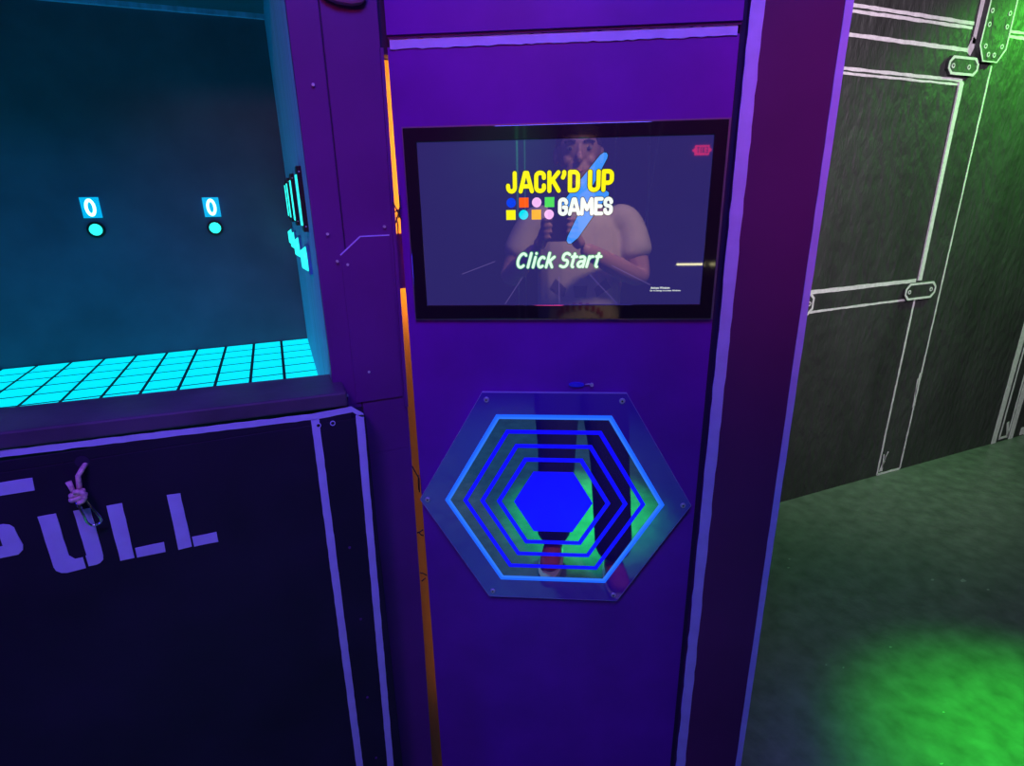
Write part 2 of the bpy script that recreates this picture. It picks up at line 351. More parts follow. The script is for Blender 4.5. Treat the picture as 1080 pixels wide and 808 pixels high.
# ------------------------------------------------------------------ booth with glowing floor
BY1 = 1.93; TZ = 1.02
booth = thing('game_booth', 'purple and black game booth with a recess over a glowing cyan tiled floor', 'game booth', (-0.5, YB, 0))
bx0 = -1.30
b = MB()
MB().box(bx0, XJ + 0.018, BY1, BY1 + 0.02, 0.0, 2.0).build('back_panel', M['recess'], booth)
MB().box(XJ, XJ + 0.012, YB + 0.018, BY1, 0.95, 1.965).build('side_panel', M['jamb'], booth)
MB().box(bx0 - 0.018, bx0, YB + 0.018, BY1, 0.95, 1.965).build('side_panel', M['jamb'], booth)
MB().box(bx0, XJ, YB + 0.018, BY1, 1.94, 1.96).build('top_panel', M['recess'], booth)
MB().box(bx0, XJ, BY1 - 0.010, BY1, 1.928, 1.94).build('top_batten', M['jamb'], booth)
# tiled floor: grid body and glowing cells (pattern inside one mesh each)
MB().box(bx0, XJ, YB + 0.02, BY1, 0.96, TZ - 0.0003).build('tile_grid', M['tile_grid'], booth)
tg = MB(); P_ = 0.0805
for i in range(17):
    xb = XJ - P_ * i; xa = xb - P_
    for j in range(12):
        y1 = BY1 - 0.0785 * j; y0 = y1 - 0.0785
        g1 = 0.0 if i == 0 else 0.0038
        tg.box(xa + 0.0038, xb - g1, y0 + 0.0042, y1 - 0.0042, TZ - 0.0003, TZ)
tg.build('glowing_tiles', M['tile_glow'], booth)
# front boards
fb = MB().box(XJ, 0.1015, YB, YB + 0.018, 1.11, CEIL - 0.01).build('face_board', M['board'], booth, bevel=0.001)
MB().prism([(0.1035, 1.02), (0.180, 1.02), (0.187, CEIL - 0.01), (0.1035, CEIL - 0.01)], YB, YB + 0.018).build('face_board', M['board'], booth, bevel=0.001)
MB().prism([(0.09, 0.0), (0.168, 0.0), (0.180, 1.02), (0.09, 1.02)], YB, YB + 0.018).build('face_board', M['board'], booth)
MB().box(0.1008, 0.1042, YB + 0.002, YB + 0.017, 1.11, CEIL - 0.01).build('joint', M['groove'], booth)
MB().box(bx0 - 0.4, XJ, YB, YB + 0.018, 1.955, CEIL - 0.01).build('face_board', M['board'], booth)
MB().box(bx0 - 0.4, bx0, YB, YB + 0.018, 0, 1.955).build('face_board', M['board'], booth)
# cut-corner cover plate on the board with a pale painted line as edge highlight
cp = [(0.094, 1.12), (0.094, 1.366), (0.127, 1.393), (0.1725, 1.393), (0.1725, 1.12)]
MB().prism(cp, YB - 0.003, YB).build('cover_plate', M['board'], booth)
MB().prism(bar((0.0935, 1.367), (0.1272, 1.3945), 0.0016), YB - 0.0036, YB).build('edge_highlight', M['lavender'], booth)
MB().prism(bar((0.1270, 1.3942), (0.1725, 1.3945), 0.0016), YB - 0.0036, YB).build('edge_highlight', M['lavender'], booth)
MB().prism([(0.1745, 1.10), (0.1805, 1.10), (0.1865, 1.66), (0.1815, 1.66)], YB - 0.005, YB).build('edge_strip', M['board'], booth)
for (x, z) in ((0.082, 1.607), (0.0685, 1.15), (0.079, 1.135), (0.119, 1.172), (0.088, 1.358), (0.103, 1.352), (0.078, 1.40), (0.166, 1.408)):
    MB().cyl((x, YB, z), (0, -1, 0), 0.0022, 0.0045, 12).build('screw', M['steel'], booth)
# sill: slightly out of level like the real one
SY0 = 0.884; SY1 = 1.0
s = MB()
def sz(x): return 1.160 + 0.010 * (0.07 - x) / 0.45
vs = []
for x in (bx0 - 0.3, 0.074):
    for (y, z) in ((SY0, -0.024), (SY1, -0.024), (SY1, 0), (SY0, 0)): vs.append((x, y, sz(x) + z))
s.add(vs, [(0, 1, 2, 3), (7, 6, 5, 4), (0, 4, 5, 1), (1, 5, 6, 2), (2, 6, 7, 3), (3, 7, 4, 0)])
s.build('sill', M['sill'], booth, bevel=0.003)
LY = 0.889
lp = MB().box(bx0 - 0.3, 0.100, LY, YB - 0.001, 0, 1.112).box(bx0 - 0.3, 0.078, LY, YB - 0.001, 1.112, 1.128)
lp.build('lower_panel', M['black_panel'], booth, bevel=0.001)
K = (LY - 0.001) / 0.93
def lk(x, z): return (x * K, CAM_H - (CAM_H - z) * K)
def lpaint(name, poly, amp=0.0004, mt='lavender'):
    return MB().prism(rag([lk(*p) for p in poly], amp, 0.012), LY - 0.0012, LY + 0.0005).build(name, M[mt], booth)
lpaint('painted_line', [(-0.90, 1.146), (0.018, 1.1155), (0.018, 1.1055), (-0.90, 1.137)], 0.0006)
lpaint('painted_line', [(0.018, 1.1155), (0.083, 1.1185), (0.1015, 1.103), (0.101, 1.096), (0.092, 1.101), (0.084, 1.1085), (0.018, 1.1045)], 0.0004)
lpaint('painted_line', [(0.0165, 1.106), (0.0295, 1.106), (0.0225, 0.0), (0.0085, 0.0)])
lpaint('painted_line', [(0.0885, 1.102), (0.1015, 1.101), (0.080, 0.0), (0.067, 0.0)])
for (x, z) in ((0.027, 1.094), (0.050, 1.094)):
    x, z = lk(x, z); n = 12
    o = [(x + 0.0042 * math.cos(2 * math.pi * i / n), z + 0.0042 * math.sin(2 * math.pi * i / n)) for i in range(n)]
    q = [(x + 0.0030 * math.cos(2 * math.pi * i / n), z + 0.0030 * math.sin(2 * math.pi * i / n)) for i in range(n)]
    MB().frame(o, q, LY - 0.002, LY).build('screw_ring', M['lavender'], booth)
    MB().cyl((x, LY, z), (0, -1, 0), 0.0026, 0.0015, 12).build('screw', M['black_plastic'], booth)
for (x, z) in ((0.052, 0.85), (0.056, 0.69), (0.050, 0.50), (0.052, 0.335)):
    x, z = lk(x, z); MB().cyl((x, LY, z), (0, -1, 0), 0.0022, 0.0015, 10).build('screw', M['board'], booth)
# stencil lettering PULL and the stencil dash above it
lpaint('painted_dash', [(-0.52, 1.0815), (-0.364, 1.0815), (-0.3655, 1.062), (-0.52, 1.062)])
rc = 0.012
lpaint('painted_letter', [(-0.478, 1.018), (-0.413, 1.018), (-0.406, 1.0155), (-0.402, 1.010), (-0.3985, 0.980), (-0.4005, 0.972), (-0.407, 0.966), (-0.452, 0.966), (-0.452, 0.984), (-0.421, 0.984),
                          (-0.421, 1.000), (-0.456, 1.000), (-0.456, 0.966), (-0.456, 0.922), (-0.478, 0.922)])
lpaint('painted_letter', [(-0.372, 1.020), (-0.350, 1.020), (-0.350, 0.948), (-0.344, 0.940), (-0.334, 0.940), (-0.334, 0.921), (-0.358, 0.9195), (-0.365, 0.9215), (-0.3705, 0.927), (-0.372, 0.934)])
lpaint('painted_letter', [(-0.329, 1.019), (-0.308, 1.019), (-0.3085, 0.936), (-0.310, 0.929), (-0.315, 0.9245), (-0.320, 0.923), (-0.330, 0.923), (-0.330, 0.942), (-0.3285, 0.942)])
lpaint('painted_letter', [(-0.2875, 1.0175), (-0.2675, 1.0175), (-0.2700, 0.921), (-0.2890, 0.921)])
lpaint('painted_letter', [(-0.2660, 0.9375), (-0.2265, 0.9375), (-0.2275, 0.9200), (-0.2665, 0.9205)])
lpaint('painted_letter', [(-0.2080, 1.0175), (-0.1895, 1.0165), (-0.1900, 0.9195), (-0.2095, 0.9185)])
lpaint('painted_letter', [(-0.1870, 0.9365), (-0.1515, 0.9365), (-0.1515, 0.9180), (-0.1870, 0.9185)])
# back-wall number displays with their round buttons
for xc, zc in ((-0.4485, 1.4415), (-0.1545, 1.4360), (-0.7425, 1.447)):
    t = MB().box(xc - 0.021, xc + 0.021, BY1 - 0.010, BY1, zc - 0.027, zc + 0.027).build('number_display', M['disp'], booth)
    n = 20; o = []; q = []
    for i in range(n):
        a = 2 * math.pi * i / n; px = 0.0125 * math.cos(a) ; pz = 0.023 * math.sin(a)
        o.append((xc + px, zc + pz)); q.append((xc + px * 0.48, zc + pz * 0.66))
    MB().frame(o, q, BY1 - 0.012, BY1 - 0.010).build('digit_zero', M['digit'], t)
    bt = MB().cyl((xc, BY1, zc - 0.058), (0, -1, 0), 0.0215, 0.008, 28).build('button_collar', M['black_plastic'], booth)
    MB().cyl((xc, BY1 - 0.008, zc - 0.058), (0, -1, 0), 0.0155, 0.012, 28, 0.013).build('button_cap', M['button_glow'], bt)
# side-wall displays, seen almost edge-on
for yc in (1.10, 1.40, 1.66, 1.84):
    t = MB().box(XJ - 0.0075, XJ, yc - 0.030, yc + 0.030, 1.398, 1.505).build('number_display', M['black_plastic'], booth)
    MB().box(XJ - 0.0095, XJ - 0.0075, yc - 0.012, yc + 0.024, 1.408, 1.492).build('lit_face', M['button_glow'], t)
    for z in (1.407, 1.496): MB().cyl((XJ - 0.004, yc - 0.030, z), (0, -1, 0), 0.0013, 0.002, 8).build('screw', M['steel'], t)
    bt = MB().box(XJ - 0.006, XJ, yc + 0.015, yc + 0.065, 1.320, 1.372).build('button_collar', M['disp_dim'], booth)
    MB().cyl((XJ - 0.006, yc + 0.040, 1.346), (-1, 0, 0), 0.023, 0.010, 24, 0.016).build('button_cap', M['button_glow'], bt)

# ------------------------------------------------------------------ pull cord with carabiner
px, pz = lk(-0.300, 1.091)
pc = thing('pull_cord', 'short pink knotted cord with a steel carabiner hanging over the stencilled word', 'pull cord', (px, LY, pz))
def L3(x, z, dy): x, z = lk(x, z); return (x, LY - dy, z)
MB().cyl(L3(-0.302, 1.094, -0.0008), (0, -1, 0), 0.0085, 0.0016, 20).build('cord_hole', M['groove'], pc)
MB().tube([L3(-0.298, 1.090, -0.003), L3(-0.3015, 1.086, 0.008), L3(-0.307, 1.078, 0.013), L3(-0.3085, 1.066, 0.013), L3(-0.311, 1.050, 0.013)], 0.0034, 10).build('cord', M['pink_rope'], pc)
MB().tube([L3(-0.3205, 1.0715, 0.012), L3(-0.3185, 1.062, 0.013), L3(-0.3170, 1.050, 0.013)], [0.0038, 0.0032, 0.0032], 10).build('cord_tail', M['pink_rope'], pc)
kn = MB()
cx, cy, cz = L3(-0.3135, 1.0475, 0.014)
for dz, rr in ((0.0045, 0.0070), (-0.0015, 0.0082)):
    kn.tube([(cx + rr * math.cos(2 * math.pi * i / 18), cy + rr * 0.6 * math.sin(2 * math.pi * i / 18), cz + dz + 0.002 * math.cos(2 * math.pi * i / 18)) for i in range(18)], 0.0037, 10, True)
kn.tube([(cx + 0.001 + 0.0085 * math.cos(a), cy - 0.006, cz + 0.001 + 0.0085 * math.sin(a)) for a in [R(-100 + 26 * i) for i in range(9)]], 0.0034, 10)
kn.build('knot', M['pink_rope'], pc)
pts2 = [(-0.3170, 1.040), (-0.3150, 1.029), (-0.3125, 1.016), (-0.3120, 1.004), (-0.3085, 0.9965), (-0.3025, 0.9955), (-0.2965, 0.998), (-0.2935, 1.004), (-0.2950, 1.012), (-0.3010, 1.027), (-0.3060, 1.040), (-0.3115, 1.0445)]
MB().tube([L3(x, z, 0.014 + 0.002 * math.sin(i)) for i, (x, z) in enumerate(pts2)], 0.0016, 10, True).build('carabiner', M['chrome'], pc)
MB().cyl(L3(-0.3162, 1.036, 0.014), (0.25, 0, -1), 0.0027, 0.010, 12).build('carabiner_sleeve', M['chrome'], pc)

# ------------------------------------------------------------------ round housing at the top of the booth board
fx = thing('round_housing', 'rounded plum housing fixed high on the booth board at the top edge', 'light fixture', (0.135, YB, 1.713))
fh = MB()
poly = [(0.100, 1.82), (0.1005, 1.728), (0.110, 1.719), (0.125, 1.714), (0.145, 1.713), (0.160, 1.716), (0.168, 1.724), (0.169, 1.82)]
fh.prism([(q[0], q[1] - 0.004) for q in poly], YB - 0.014, YB - 0.0002); fh.build('housing', M['fixture'], fx, bevel=0.004)
MB().box(0.100, 0.174, YB - 0.008, YB - 0.0002, 1.75, 1.85).build('mounting_plate', M['fixture'], fx, bevel=0.002)

# ------------------------------------------------------------------ kiosk wall: panel, upper board, post
wc = MB().box(-0.252, 0.254, 0, 0.015, 0, 1.662).build('wall_center', M['purple'], frame=PF, kind='structure', bevel=0.0008)
MB().prism([(-0.249, 1.676), (0.254, 1.676), (0.254, CEIL - 0.01), (-0.249, CEIL - 0.01)], -0.008, 0.015).build('upper_board', M['purple'], wc)
MB().prism([(-0.249, 1.672), (0.254, 1.672), (0.254, 1.677), (-0.249, 1.677)], -0.004, 0.015).build('joint', M['board'], wc)
MB().prism(rag([(-0.247, 1.659), (0.250, 1.659), (0.250, 1.672), (-0.247, 1.672)], 0.0011, 0.008), -0.0022, 0.001).build('painted_line', M['lavender'], wc)
MB().box(0.254, 0.262, 0.004, 0.015, 0, CEIL).build('joint', M['groove'], wc)
for i in range(26):
    x = random.uniform(-0.235, 0.15); z = random.uniform(1.56, 1.655) if i < 18 else random.uniform(0.3, 1.2)
    MB().sphere((x, 0.0002, z), (0.0007, 0.0008, random.uniform(0.0008, 0.0035)), 8, 6).build('paint_drip', M['purple'], wc)
po = MB().box(0.262, 0.396, -0.012, 0.10, 0, CEIL).build('trim_1', M['post'], frame=PF, kind='structure', bevel=0.001)
MB().prism(rag([(0.2625, 0.0), (0.281, 0.0), (0.279, CEIL), (0.2605, CEIL)], 0.0009, 0.02), -0.0135, -0.011).build('painted_edge', M['lavender'], po)
MB().prism(rag([(0.3855, 0.0), (0.3962, 0.0), (0.3962, CEIL), (0.3855, CEIL)], 0.0004, 0.03), -0.0135, -0.011).build('painted_edge', M['lavender'], po)
# wall that runs back from the post to the right wall
q = PF @ Vector((0.395, 0.02, 0))
MB().box(q.x - 0.03, q.x + 0.0, q.y, YW + 0.06, 0, CEIL).build('wall_side', M['wall_dark'], kind='structure')

# amber-lit stud in the gap, with its dark cover and the little cables
st = MB().box(0.13, 0.30, 0.992, 1.012, 0, 1.655).build('trim_2', M['wood'], kind='structure')
MB().box(0.175, 0.205, 0.962, 0.975, 1.305, 1.395).build('dark_cover', M['board'], st)
MB().box(0.17, 0.21, 0.962, 0.99, 1.656, CEIL - 0.01).build('dark_cover', M['groove'], st)
light('amber_gap_lamp', 'AREA', (0.270, 0.966, 1.46), (0.19, 0.992, 1.46), (1.0, 0.60, 0.14), 1.05, 0.01, 0.40)
light('amber_gap_fill_low', 'AREA', (0.270, 0.966, 0.85), (0.19, 0.992, 0.85), (1.0, 0.52, 0.16), 0.09, 0.01, 0.90)  # weaker added strip, keeps the stud lit where the upper lamp falls off
def gap(z, dx=0.0, y=0.935): return (0.1885 - 0.009 * (1.67 - z) / 1.4 + dx, y, z)
cab = [
 ([(-0.006, 1.445), (0.002, 1.428), (0.006, 1.418)], [(0.006, 1.44), (0.001, 1.425), (-0.004, 1.413)], 'thin black cables knotted across the amber gap beside the screen'),
 ([(-0.006, 0.985), (0.0, 0.97), (0.005, 0.958), (0.004, 0.93)], [(0.004, 0.965), (0.003, 0.935)], 'thin black cable curling across the amber gap above the plate corner'),
 ([(-0.006, 0.845), (0.0, 0.846), (0.006, 0.849)], [(-0.003, 0.8455), (0.002, 0.838), (0.006, 0.836)], 'thin black tie crossing the amber gap just below the plate corner'),
 ([(-0.006, 0.755), (0.0, 0.752), (0.007, 0.745)], [(-0.004, 0.735), (0.004, 0.74)], 'thin black tie crossing the dim lower part of the amber gap'),
]
for k, (a, b2, lab) in enumerate(cab):
    m_ = MB()
    for pl in (a, b2):
        m_.tube([gap(z, dx) for dx, z in pl], 0.0011, 8)
    if k == 0:
        for dx0, dz0, dx1, dz1 in ((-0.004, 1.43, 0.007, 1.436), (-0.002, 1.422, -0.001, 1.395), (0.002, 1.42, 0.006, 1.455)):
            m_.tube([gap(dz0, dx0), gap((dz0 + dz1) / 2, (dx0 + dx1) / 2 + 0.001), gap(dz1, dx1)], 0.0010, 8)
    tag(m_.build('cable', M['cable'], base=gap(a[0][1])), lab, 'cable')

# ------------------------------------------------------------------ monitor
mon = thing('monitor', 'black framed monitor on the purple panel showing a yellow game title', 'monitor', (0.006, 0, 1.255), PF)
O4 = lambda x0, x1, z0, z1: [(x0, z0), (x1, z0), (x1, z1), (x0, z1)]
SX0, SX1, SZ0, SZ1 = -0.216, 0.230, 1.2795, 1.531
MB().frame(O4(-0.236, 0.249, 1.2565, 1.5515), O4(SX0, SX1, SZ0, SZ1), -0.007, 0.0).build('bezel', M['bezel'], mon, bevel=0.0008)
rim = MB().frame(O4(-0.2375, 0.2520, 1.2550, 1.5535), O4(-0.236, 0.249, 1.2565, 1.5515), -0.006, 0.0).build('rim', M['bezel_rim'], mon)
scr = MB().box(SX0, SX1, -0.0035, 0, SZ0, SZ1).build('screen', M['screen'], mon)
YS = -0.0035
def sprism(name, polys, m, lvl=1):
    b_ = MB()
    for p in polys: b_.prism(p, YS - 0.0002 * lvl, YS)
    return b_.build(name, M[m], scr)
def circ(cx, cz, r, n=28): return [(cx + r * math.cos(2 * math.pi * i / n), cz + r * math.sin(2 * math.pi * i / n)) for i in range(n)]
# perspective rays of the wallpaper
b_ = MB()
for a, c in (((-0.155, 1.3305), (-0.10, 1.3505)), ((-0.085, 1.281), (-0.0555, 1.325)), ((0.0045, 1.281), (0.0035, 1.325)), ((0.098, 1.281), (0.053, 1.328)), ((0.150, 1.311), (0.088, 1.342)),
             ):
    MB().stroke([a, c], 0.0011, YS - 0.0001, YS, 2).build('wallpaper_ray', M['s_ray'], scr)
# lightning bolt
bolt = [(0.0695, 1.5105), (0.0735, 1.5100), (0.0755, 1.5065), (0.0745, 1.5020), (0.0500, 1.4560), (0.0745, 1.4560), (0.0790, 1.4530), (0.0785, 1.4470), (0.0700, 1.4390),
        (0.0330, 1.3860), (0.0220, 1.3770), (0.0175, 1.3775), (0.0150, 1.3820), (0.0165, 1.3880), (0.0370, 1.4300), (0.0110, 1.4300), (0.0065, 1.4340), (0.0090, 1.4410), (0.0640, 1.5070)]
def grow(p, d):
    out = []
    n = len(p)
    for i in range(n):
        a = Vector(p[i - 1]); c = Vector(p[(i + 1) % n]); t = (c - a).normalized(); out.append((p[i][0] - t.y * -d * -1 * -1, p[i][1] - t.x * d * -1 * -1 * -1))
    return out
def offs(p, d):
    area = sum(p[i][0] * p[(i + 1) % len(p)][1] - p[(i + 1) % len(p)][0] * p[i][1] for i in range(len(p)))
    sg = 1 if area > 0 else -1; out = []
    for i in range(len(p)):
        a = Vector(p[i - 1]); c = Vector(p[(i + 1) % len(p)]); t = (c - a).normalized()
        out.append((p[i][0] + t.y * d * sg, p[i][1] - t.x * d * sg))
    return out
sprism('bolt_outline', [offs(bolt, 0.0014)], 's_outline', 1)
sprism('lightning_bolt', [bolt], 's_bolt', 2)
# stroke lettering
def arc(cx, cz, rx, rz, a0, a1, n=6): return [(cx + rx * math.cos(R(a0 + (a1 - a0) * i / n)), cz + rz * math.sin(R(a0 + (a1 - a0) * i / n))) for i in range(n + 1)]
LET = {   # strokes in a unit cell, x scaled by glyph width
 'J': (0.80, [[(0.72, 1.0), (0.72, 0.25)] + arc(0.42, 0.22, 0.30, 0.22, 0, -180) + [(0.12, 0.32)]]),
 'A': (0.95, [[(0.08, 0.0), (0.42, 1.0), (0.58, 1.0), (0.92, 0.0)], [(0.22, 0.27), (0.78, 0.27)]]),
 'C': (0.82, [[(0.82, 0.72), (0.82, 0.85)] + arc(0.5, 0.80, 0.34, 0.20, 20, 160) + [(0.16, 0.75), (0.16, 0.22)] + arc(0.5, 0.20, 0.34, 0.20, 190, 345) + [(0.82, 0.30)]]),
 'K': (0.90, [[(0.15, 0), (0.15, 1.0)], [(0.85, 1.0), (0.22, 0.45)], [(0.40, 0.60), (0.88, 0.0)]]),
 "'": (0.34, [[(0.5, 1.0), (0.5, 0.88), (0.25, 0.72)]]),
 'D': (0.82, [[(0.16, 0), (0.16, 1.0), (0.55, 1.0)] + arc(0.52, 0.78, 0.32, 0.22, 80, 0) + [(0.84, 0.22)] + arc(0.52, 0.22, 0.32, 0.22, 0, -80) + [(0.16, 0)]]),
 'U': (0.84, [[(0.15, 1.0), (0.15, 0.25)] + arc(0.5, 0.22, 0.35, 0.22, 180, 360) + [(0.85, 1.0)]]),
 'P': (0.82, [[(0.16, 0), (0.16, 1.0), (0.55, 1.0)] + arc(0.54, 0.80, 0.30, 0.20, 80, 0) + arc(0.54, 0.58, 0.30, 0.20, 0, -90) + [(0.16, 0.38)]]),
 'G': (0.84, [[(0.84, 0.75), (0.84, 0.83)] + arc(0.5, 0.80, 0.34, 0.20, 20, 160) + [(0.16, 0.75), (0.16, 0.22)] + arc(0.5, 0.20, 0.34, 0.20, 190, 350) + [(0.84, 0.46), (0.58, 0.46)]]),
 'M': (1.10, [[(0.10, 0), (0.14, 1.0), (0.5, 0.30), (0.86, 1.0), (0.90, 0)]]),
 'E': (0.72, [[(0.90, 1.0), (0.18, 1.0), (0.18, 0), (0.90, 0)], [(0.18, 0.5), (0.80, 0.5)]]),
 'S': (0.80, [[(0.82, 0.76)] + arc(0.5, 0.80, 0.32, 0.20, 10, 180) + arc(0.5, 0.68, 0.32, 0.16, 180, 250) + arc(0.5, 0.34, 0.32, 0.18, 70, 0) + arc(0.5, 0.20, 0.32, 0.20, 0, -170) + [(0.18, 0.26)]]),
 'X': (0.9, [[(0.1, 0), (0.9, 1)], [(0.1, 1), (0.9, 0)]]),
 'I': (0.3, [[(0.5, 0), (0.5, 1)]]),
 'T': (0.8, [[(0.05, 1), (0.95, 1)], [(0.5, 1), (0.5, 0)]]),
 ' ': (0.38, []),
}
def word(txt, x0, x1, z0, z1, wd, y0, y1, b_, gapw=0.10):
    tot = sum(LET[c][0] for c in txt) + gapw * (len(txt) - 1); u = (x1 - x0) / tot; x = x0; h = z1 - z0
    for c in txt:
        gw = LET[c][0] * u
        for st_ in LET[c][1]:
            b_.stroke([(x + p[0] * gw, z0 + wd / 2 + p[1] * (h - wd)) for p in st_], wd, y0, y1, 6)
        x += gw + gapw * u
    return b_
word("JACK'D UP", -0.0785, 0.0855, 1.4530, 1.4880, 0.0088, YS - 0.0006, YS, MB()).build('title_outline', M['s_outline'], scr)
word("JACK'D UP", -0.0785, 0.0855, 1.4540, 1.4870, 0.0065, YS - 0.0009, YS, MB()).build('title_lettering', M['s_yellow'], scr)
word('GAMES', 0.0015, 0.0855, 1.4185, 1.4480, 0.0076, YS - 0.0006, YS, MB()).build('games_outline', M['s_outline'], scr)
word('GAMES', 0.0015, 0.0855, 1.4195, 1.4470, 0.0058, YS - 0.0009, YS, MB()).build('games_lettering', M['s_white'], scr)
dots = [('circle', 'dkblue', 0, 0), ('square', 'orange', 1, 0), ('circle', 'pink', 2, 0), ('square', 'green', 3, 0),
        ('square', 'yellow', 0, 1), ('circle', 'cyan', 1, 1), ('square', 'amber', 2, 1), ('circle', 'pink', 3, 1)]
for kind_, c, i, j in dots:
    cx = -0.0722 + i * 0.0200 - (0.0006 if j else 0); cz = 1.4405 - j * 0.0183; r = 0.0074
    p = circ(cx, cz, r) if kind_ == 'circle' else O4(cx - r, cx + r, cz - r, cz + r)
    sprism('colour_' + kind_, [p], 's_' + c, 2)
def text_mesh(txt, x0, x1, z0, z1, name, m, yoff, offset=0.0, shear=0.0, parent=None):
    cu = bpy.data.curves.new('t', 'FONT'); cu.body = txt; cu.shear = shear; cu.offset = offset; cu.extrude = 0.0; cu.resolution_u = 4; cu.space_character = 1.0 + offset * 1.2
    ob = bpy.data.objects.new('t', cu); COL.objects.link(ob)
    dg = bpy.context.evaluated_depsgraph_get(); me = bpy.data.meshes.new_from_object(ob.evaluated_get(dg))
    bpy.data.objects.remove(ob); bpy.data.curves.remove(cu)
    xs = [v.co.x for v in me.vertices]; ys = [v.co.y for v in me.vertices]
    mx0, mx1, my0, my1 = min(xs), max(xs), min(ys), max(ys)
    b_ = MB()
    vs = [(x0 + (v.co.x - mx0) / (mx1 - mx0) * (x1 - x0), yoff, z0 + (v.co.y - my0) / (my1 - my0) * (z1 - z0)) for v in me.vertices]
    b_.add(vs, [tuple(p.vertices) for p in me.polygons]); bpy.data.meshes.remove(me)
    return b_.build(name, M[m], parent)
XH = 0.74
LOW = {
 'C': (0.78, [arc(0.56, 0.5, 0.42, 0.50, 48, 180, 8) + arc(0.56, 0.5, 0.42, 0.50, 190, 312, 8)]),
 'l': (0.30, [[(0.5, 0), (0.5, 1.02)]]),
 'i': (0.30, [[(0.5, 0), (0.5, XH)], [(0.5, 1.0), (0.5, 1.01)]]),
 'c': (0.58, [arc(0.56, XH / 2, 0.42, XH / 2, 50, 310, 12)]),
 'k': (0.64, [[(0.16, 0), (0.16, 1.02)], [(0.88, XH), (0.24, 0.34)], [(0.40, 0.46), (0.90, 0)]]),
 'S': (0.66, [[(0.88, 0.90)] + arc(0.52, 0.78, 0.36, 0.22, 60, 180) + arc(0.52, 0.70, 0.36, 0.20, 180, 250) + arc(0.50, 0.30, 0.38, 0.22, 70, 0) + arc(0.50, 0.22, 0.38, 0.22, 0, -110) + [(0.10, 0.08)]]),
 't': (0.48, [[(0.42, 0.95), (0.42, 0.20)] + arc(0.66, 0.16, 0.24, 0.16, 180, 275), [(0.08, XH), (0.90, XH)]]),
 'a': (0.62, [[(0.16, XH - 0.04)] + arc(0.50, XH - 0.18, 0.36, 0.18, 110, 0) + [(0.86, 0)], [(0.86, 0.40), (0.50, 0.40)] + arc(0.44, 0.20, 0.32, 0.20, 90, 300) + [(0.86, 0.16)]]),
 'r': (0.48, [[(0.20, 0), (0.20, XH)], [(0.20, XH - 0.22)] + arc(0.72, XH - 0.28, 0.50, 0.28, 160, 80)]),
 ' ': (0.30, []),
}
def lower(txt, x0, x1, z0, z1, wd, y0, y1, shear):
    b_ = MB(); h = z1 - z0; tot = sum(LOW[c][0] for c in txt) + 0.12 * (len(txt) - 1); u = (x1 - x0 - shear * h) / tot; x = x0
    for c in txt:
        gw = LOW[c][0] * u
        for st_ in LOW[c][1]:
            b_.stroke([(x + p[0] * gw + shear * p[1] * h, z0 + wd / 2 + p[1] * (h - wd)) for p in st_], wd, y0, y1, 6)
        x += gw + 0.12 * u
    return b_
lower('Click Start', -0.0675, 0.0725, 1.3375, 1.3655, 0.0066, YS - 0.0005, YS, 0.22).build('prompt_halo', M['s_minthalo'], scr)
lower('Click Start', -0.0675, 0.0725, 1.3385, 1.3645, 0.0044, YS - 0.0009, YS, 0.22).build('prompt_lettering', M['s_mint'], scr)
text_mesh('Activate Windows', 0.1505, 0.1810, 1.3045, 1.3080, 'notice_lettering', 's_white', YS - 0.0004, 0.01, 0, scr)
text_mesh('Go to Settings to activate Windows.', 0.1500, 0.1985, 1.3000, 1.3030, 'notice_lettering', 's_white', YS - 0.0004, 0.01, 0, scr)

# ------------------------------------------------------------------ hexagon plate
HC = (-0.004, 0.9135); 
def hexa(r, dx=0.0, dz=0.0): return [(HC[0] + dx + r * math.cos(R(60 * i)), HC[1] + dz + r * 0.99 * math.sin(R(60 * i))) for i in range(6)]
hx = thing('hexagon_plate', 'hexagonal mirrored acrylic plate with nested glowing blue rings on the purple panel', 'start button', (HC[0], 0, HC[1] - 0.216), PF)
MB().frame(hexa(0.2485), hexa(0.2015), -0.008, -0.002).build('plate_border', M['plate'], hx)
MB().frame(hexa(0.2493), hexa(0.2485), -0.0082, -0.002).build('plate_edge', M['plate_edge'], hx)
MB().prism(hexa(0.1915), -0.0075, -0.002).build('mirror_sheet', M['mirror'], hx)
MB().frame(hexa(0.2015), hexa(0.1960), -0.0085, -0.002).build('glowing_ring', M['ring_pale'], hx)
MB().frame(hexa(0.1960), hexa(0.1915), -0.0085, -0.002).build('glowing_ring', M['ring_pale2'], hx)
for ro, wd in ((0.1675, 0.0085), (0.1355, 0.0085), (0.1045, 0.0090)):
    MB().frame(hexa(ro), hexa(ro - wd), -0.0082, -0.0072).build('glowing_ring', M['ring_blue'], hx)
pad = MB().prism(hexa(0.0720), -0.0090, -0.0072).build('centre_pad', M['ring_blue'], hx)
for r in (0.012, 0.018, 0.024, 0.030):
    for a0 in (20, 200):
        MB().tube([(HC[0] + r * math.cos(R(a0 + 60 * i / 8)), -0.0090, HC[1] + r * math.sin(R(a0 + 60 * i / 8))) for i in range(9)], 0.00025, 6).build('fine_ridge', M['cap_blue'], pad)
for i in range(6):
    a = R(60 * i); r = 0.2345
    c = (HC[0] + r * math.cos(a), -0.008, HC[1] + r * 0.985 * math.sin(a))
    sc_ = MB().cyl(c, (0, -1, 0), 0.0052, 0.0022, 16, 0.004).build('screw', M['steel'], hx)
    MB().cyl((c[0], -0.0102, c[2]), (0, -1, 0), 0.0018, 0.0004, 6).build('socket', M['black_plastic'], sc_)

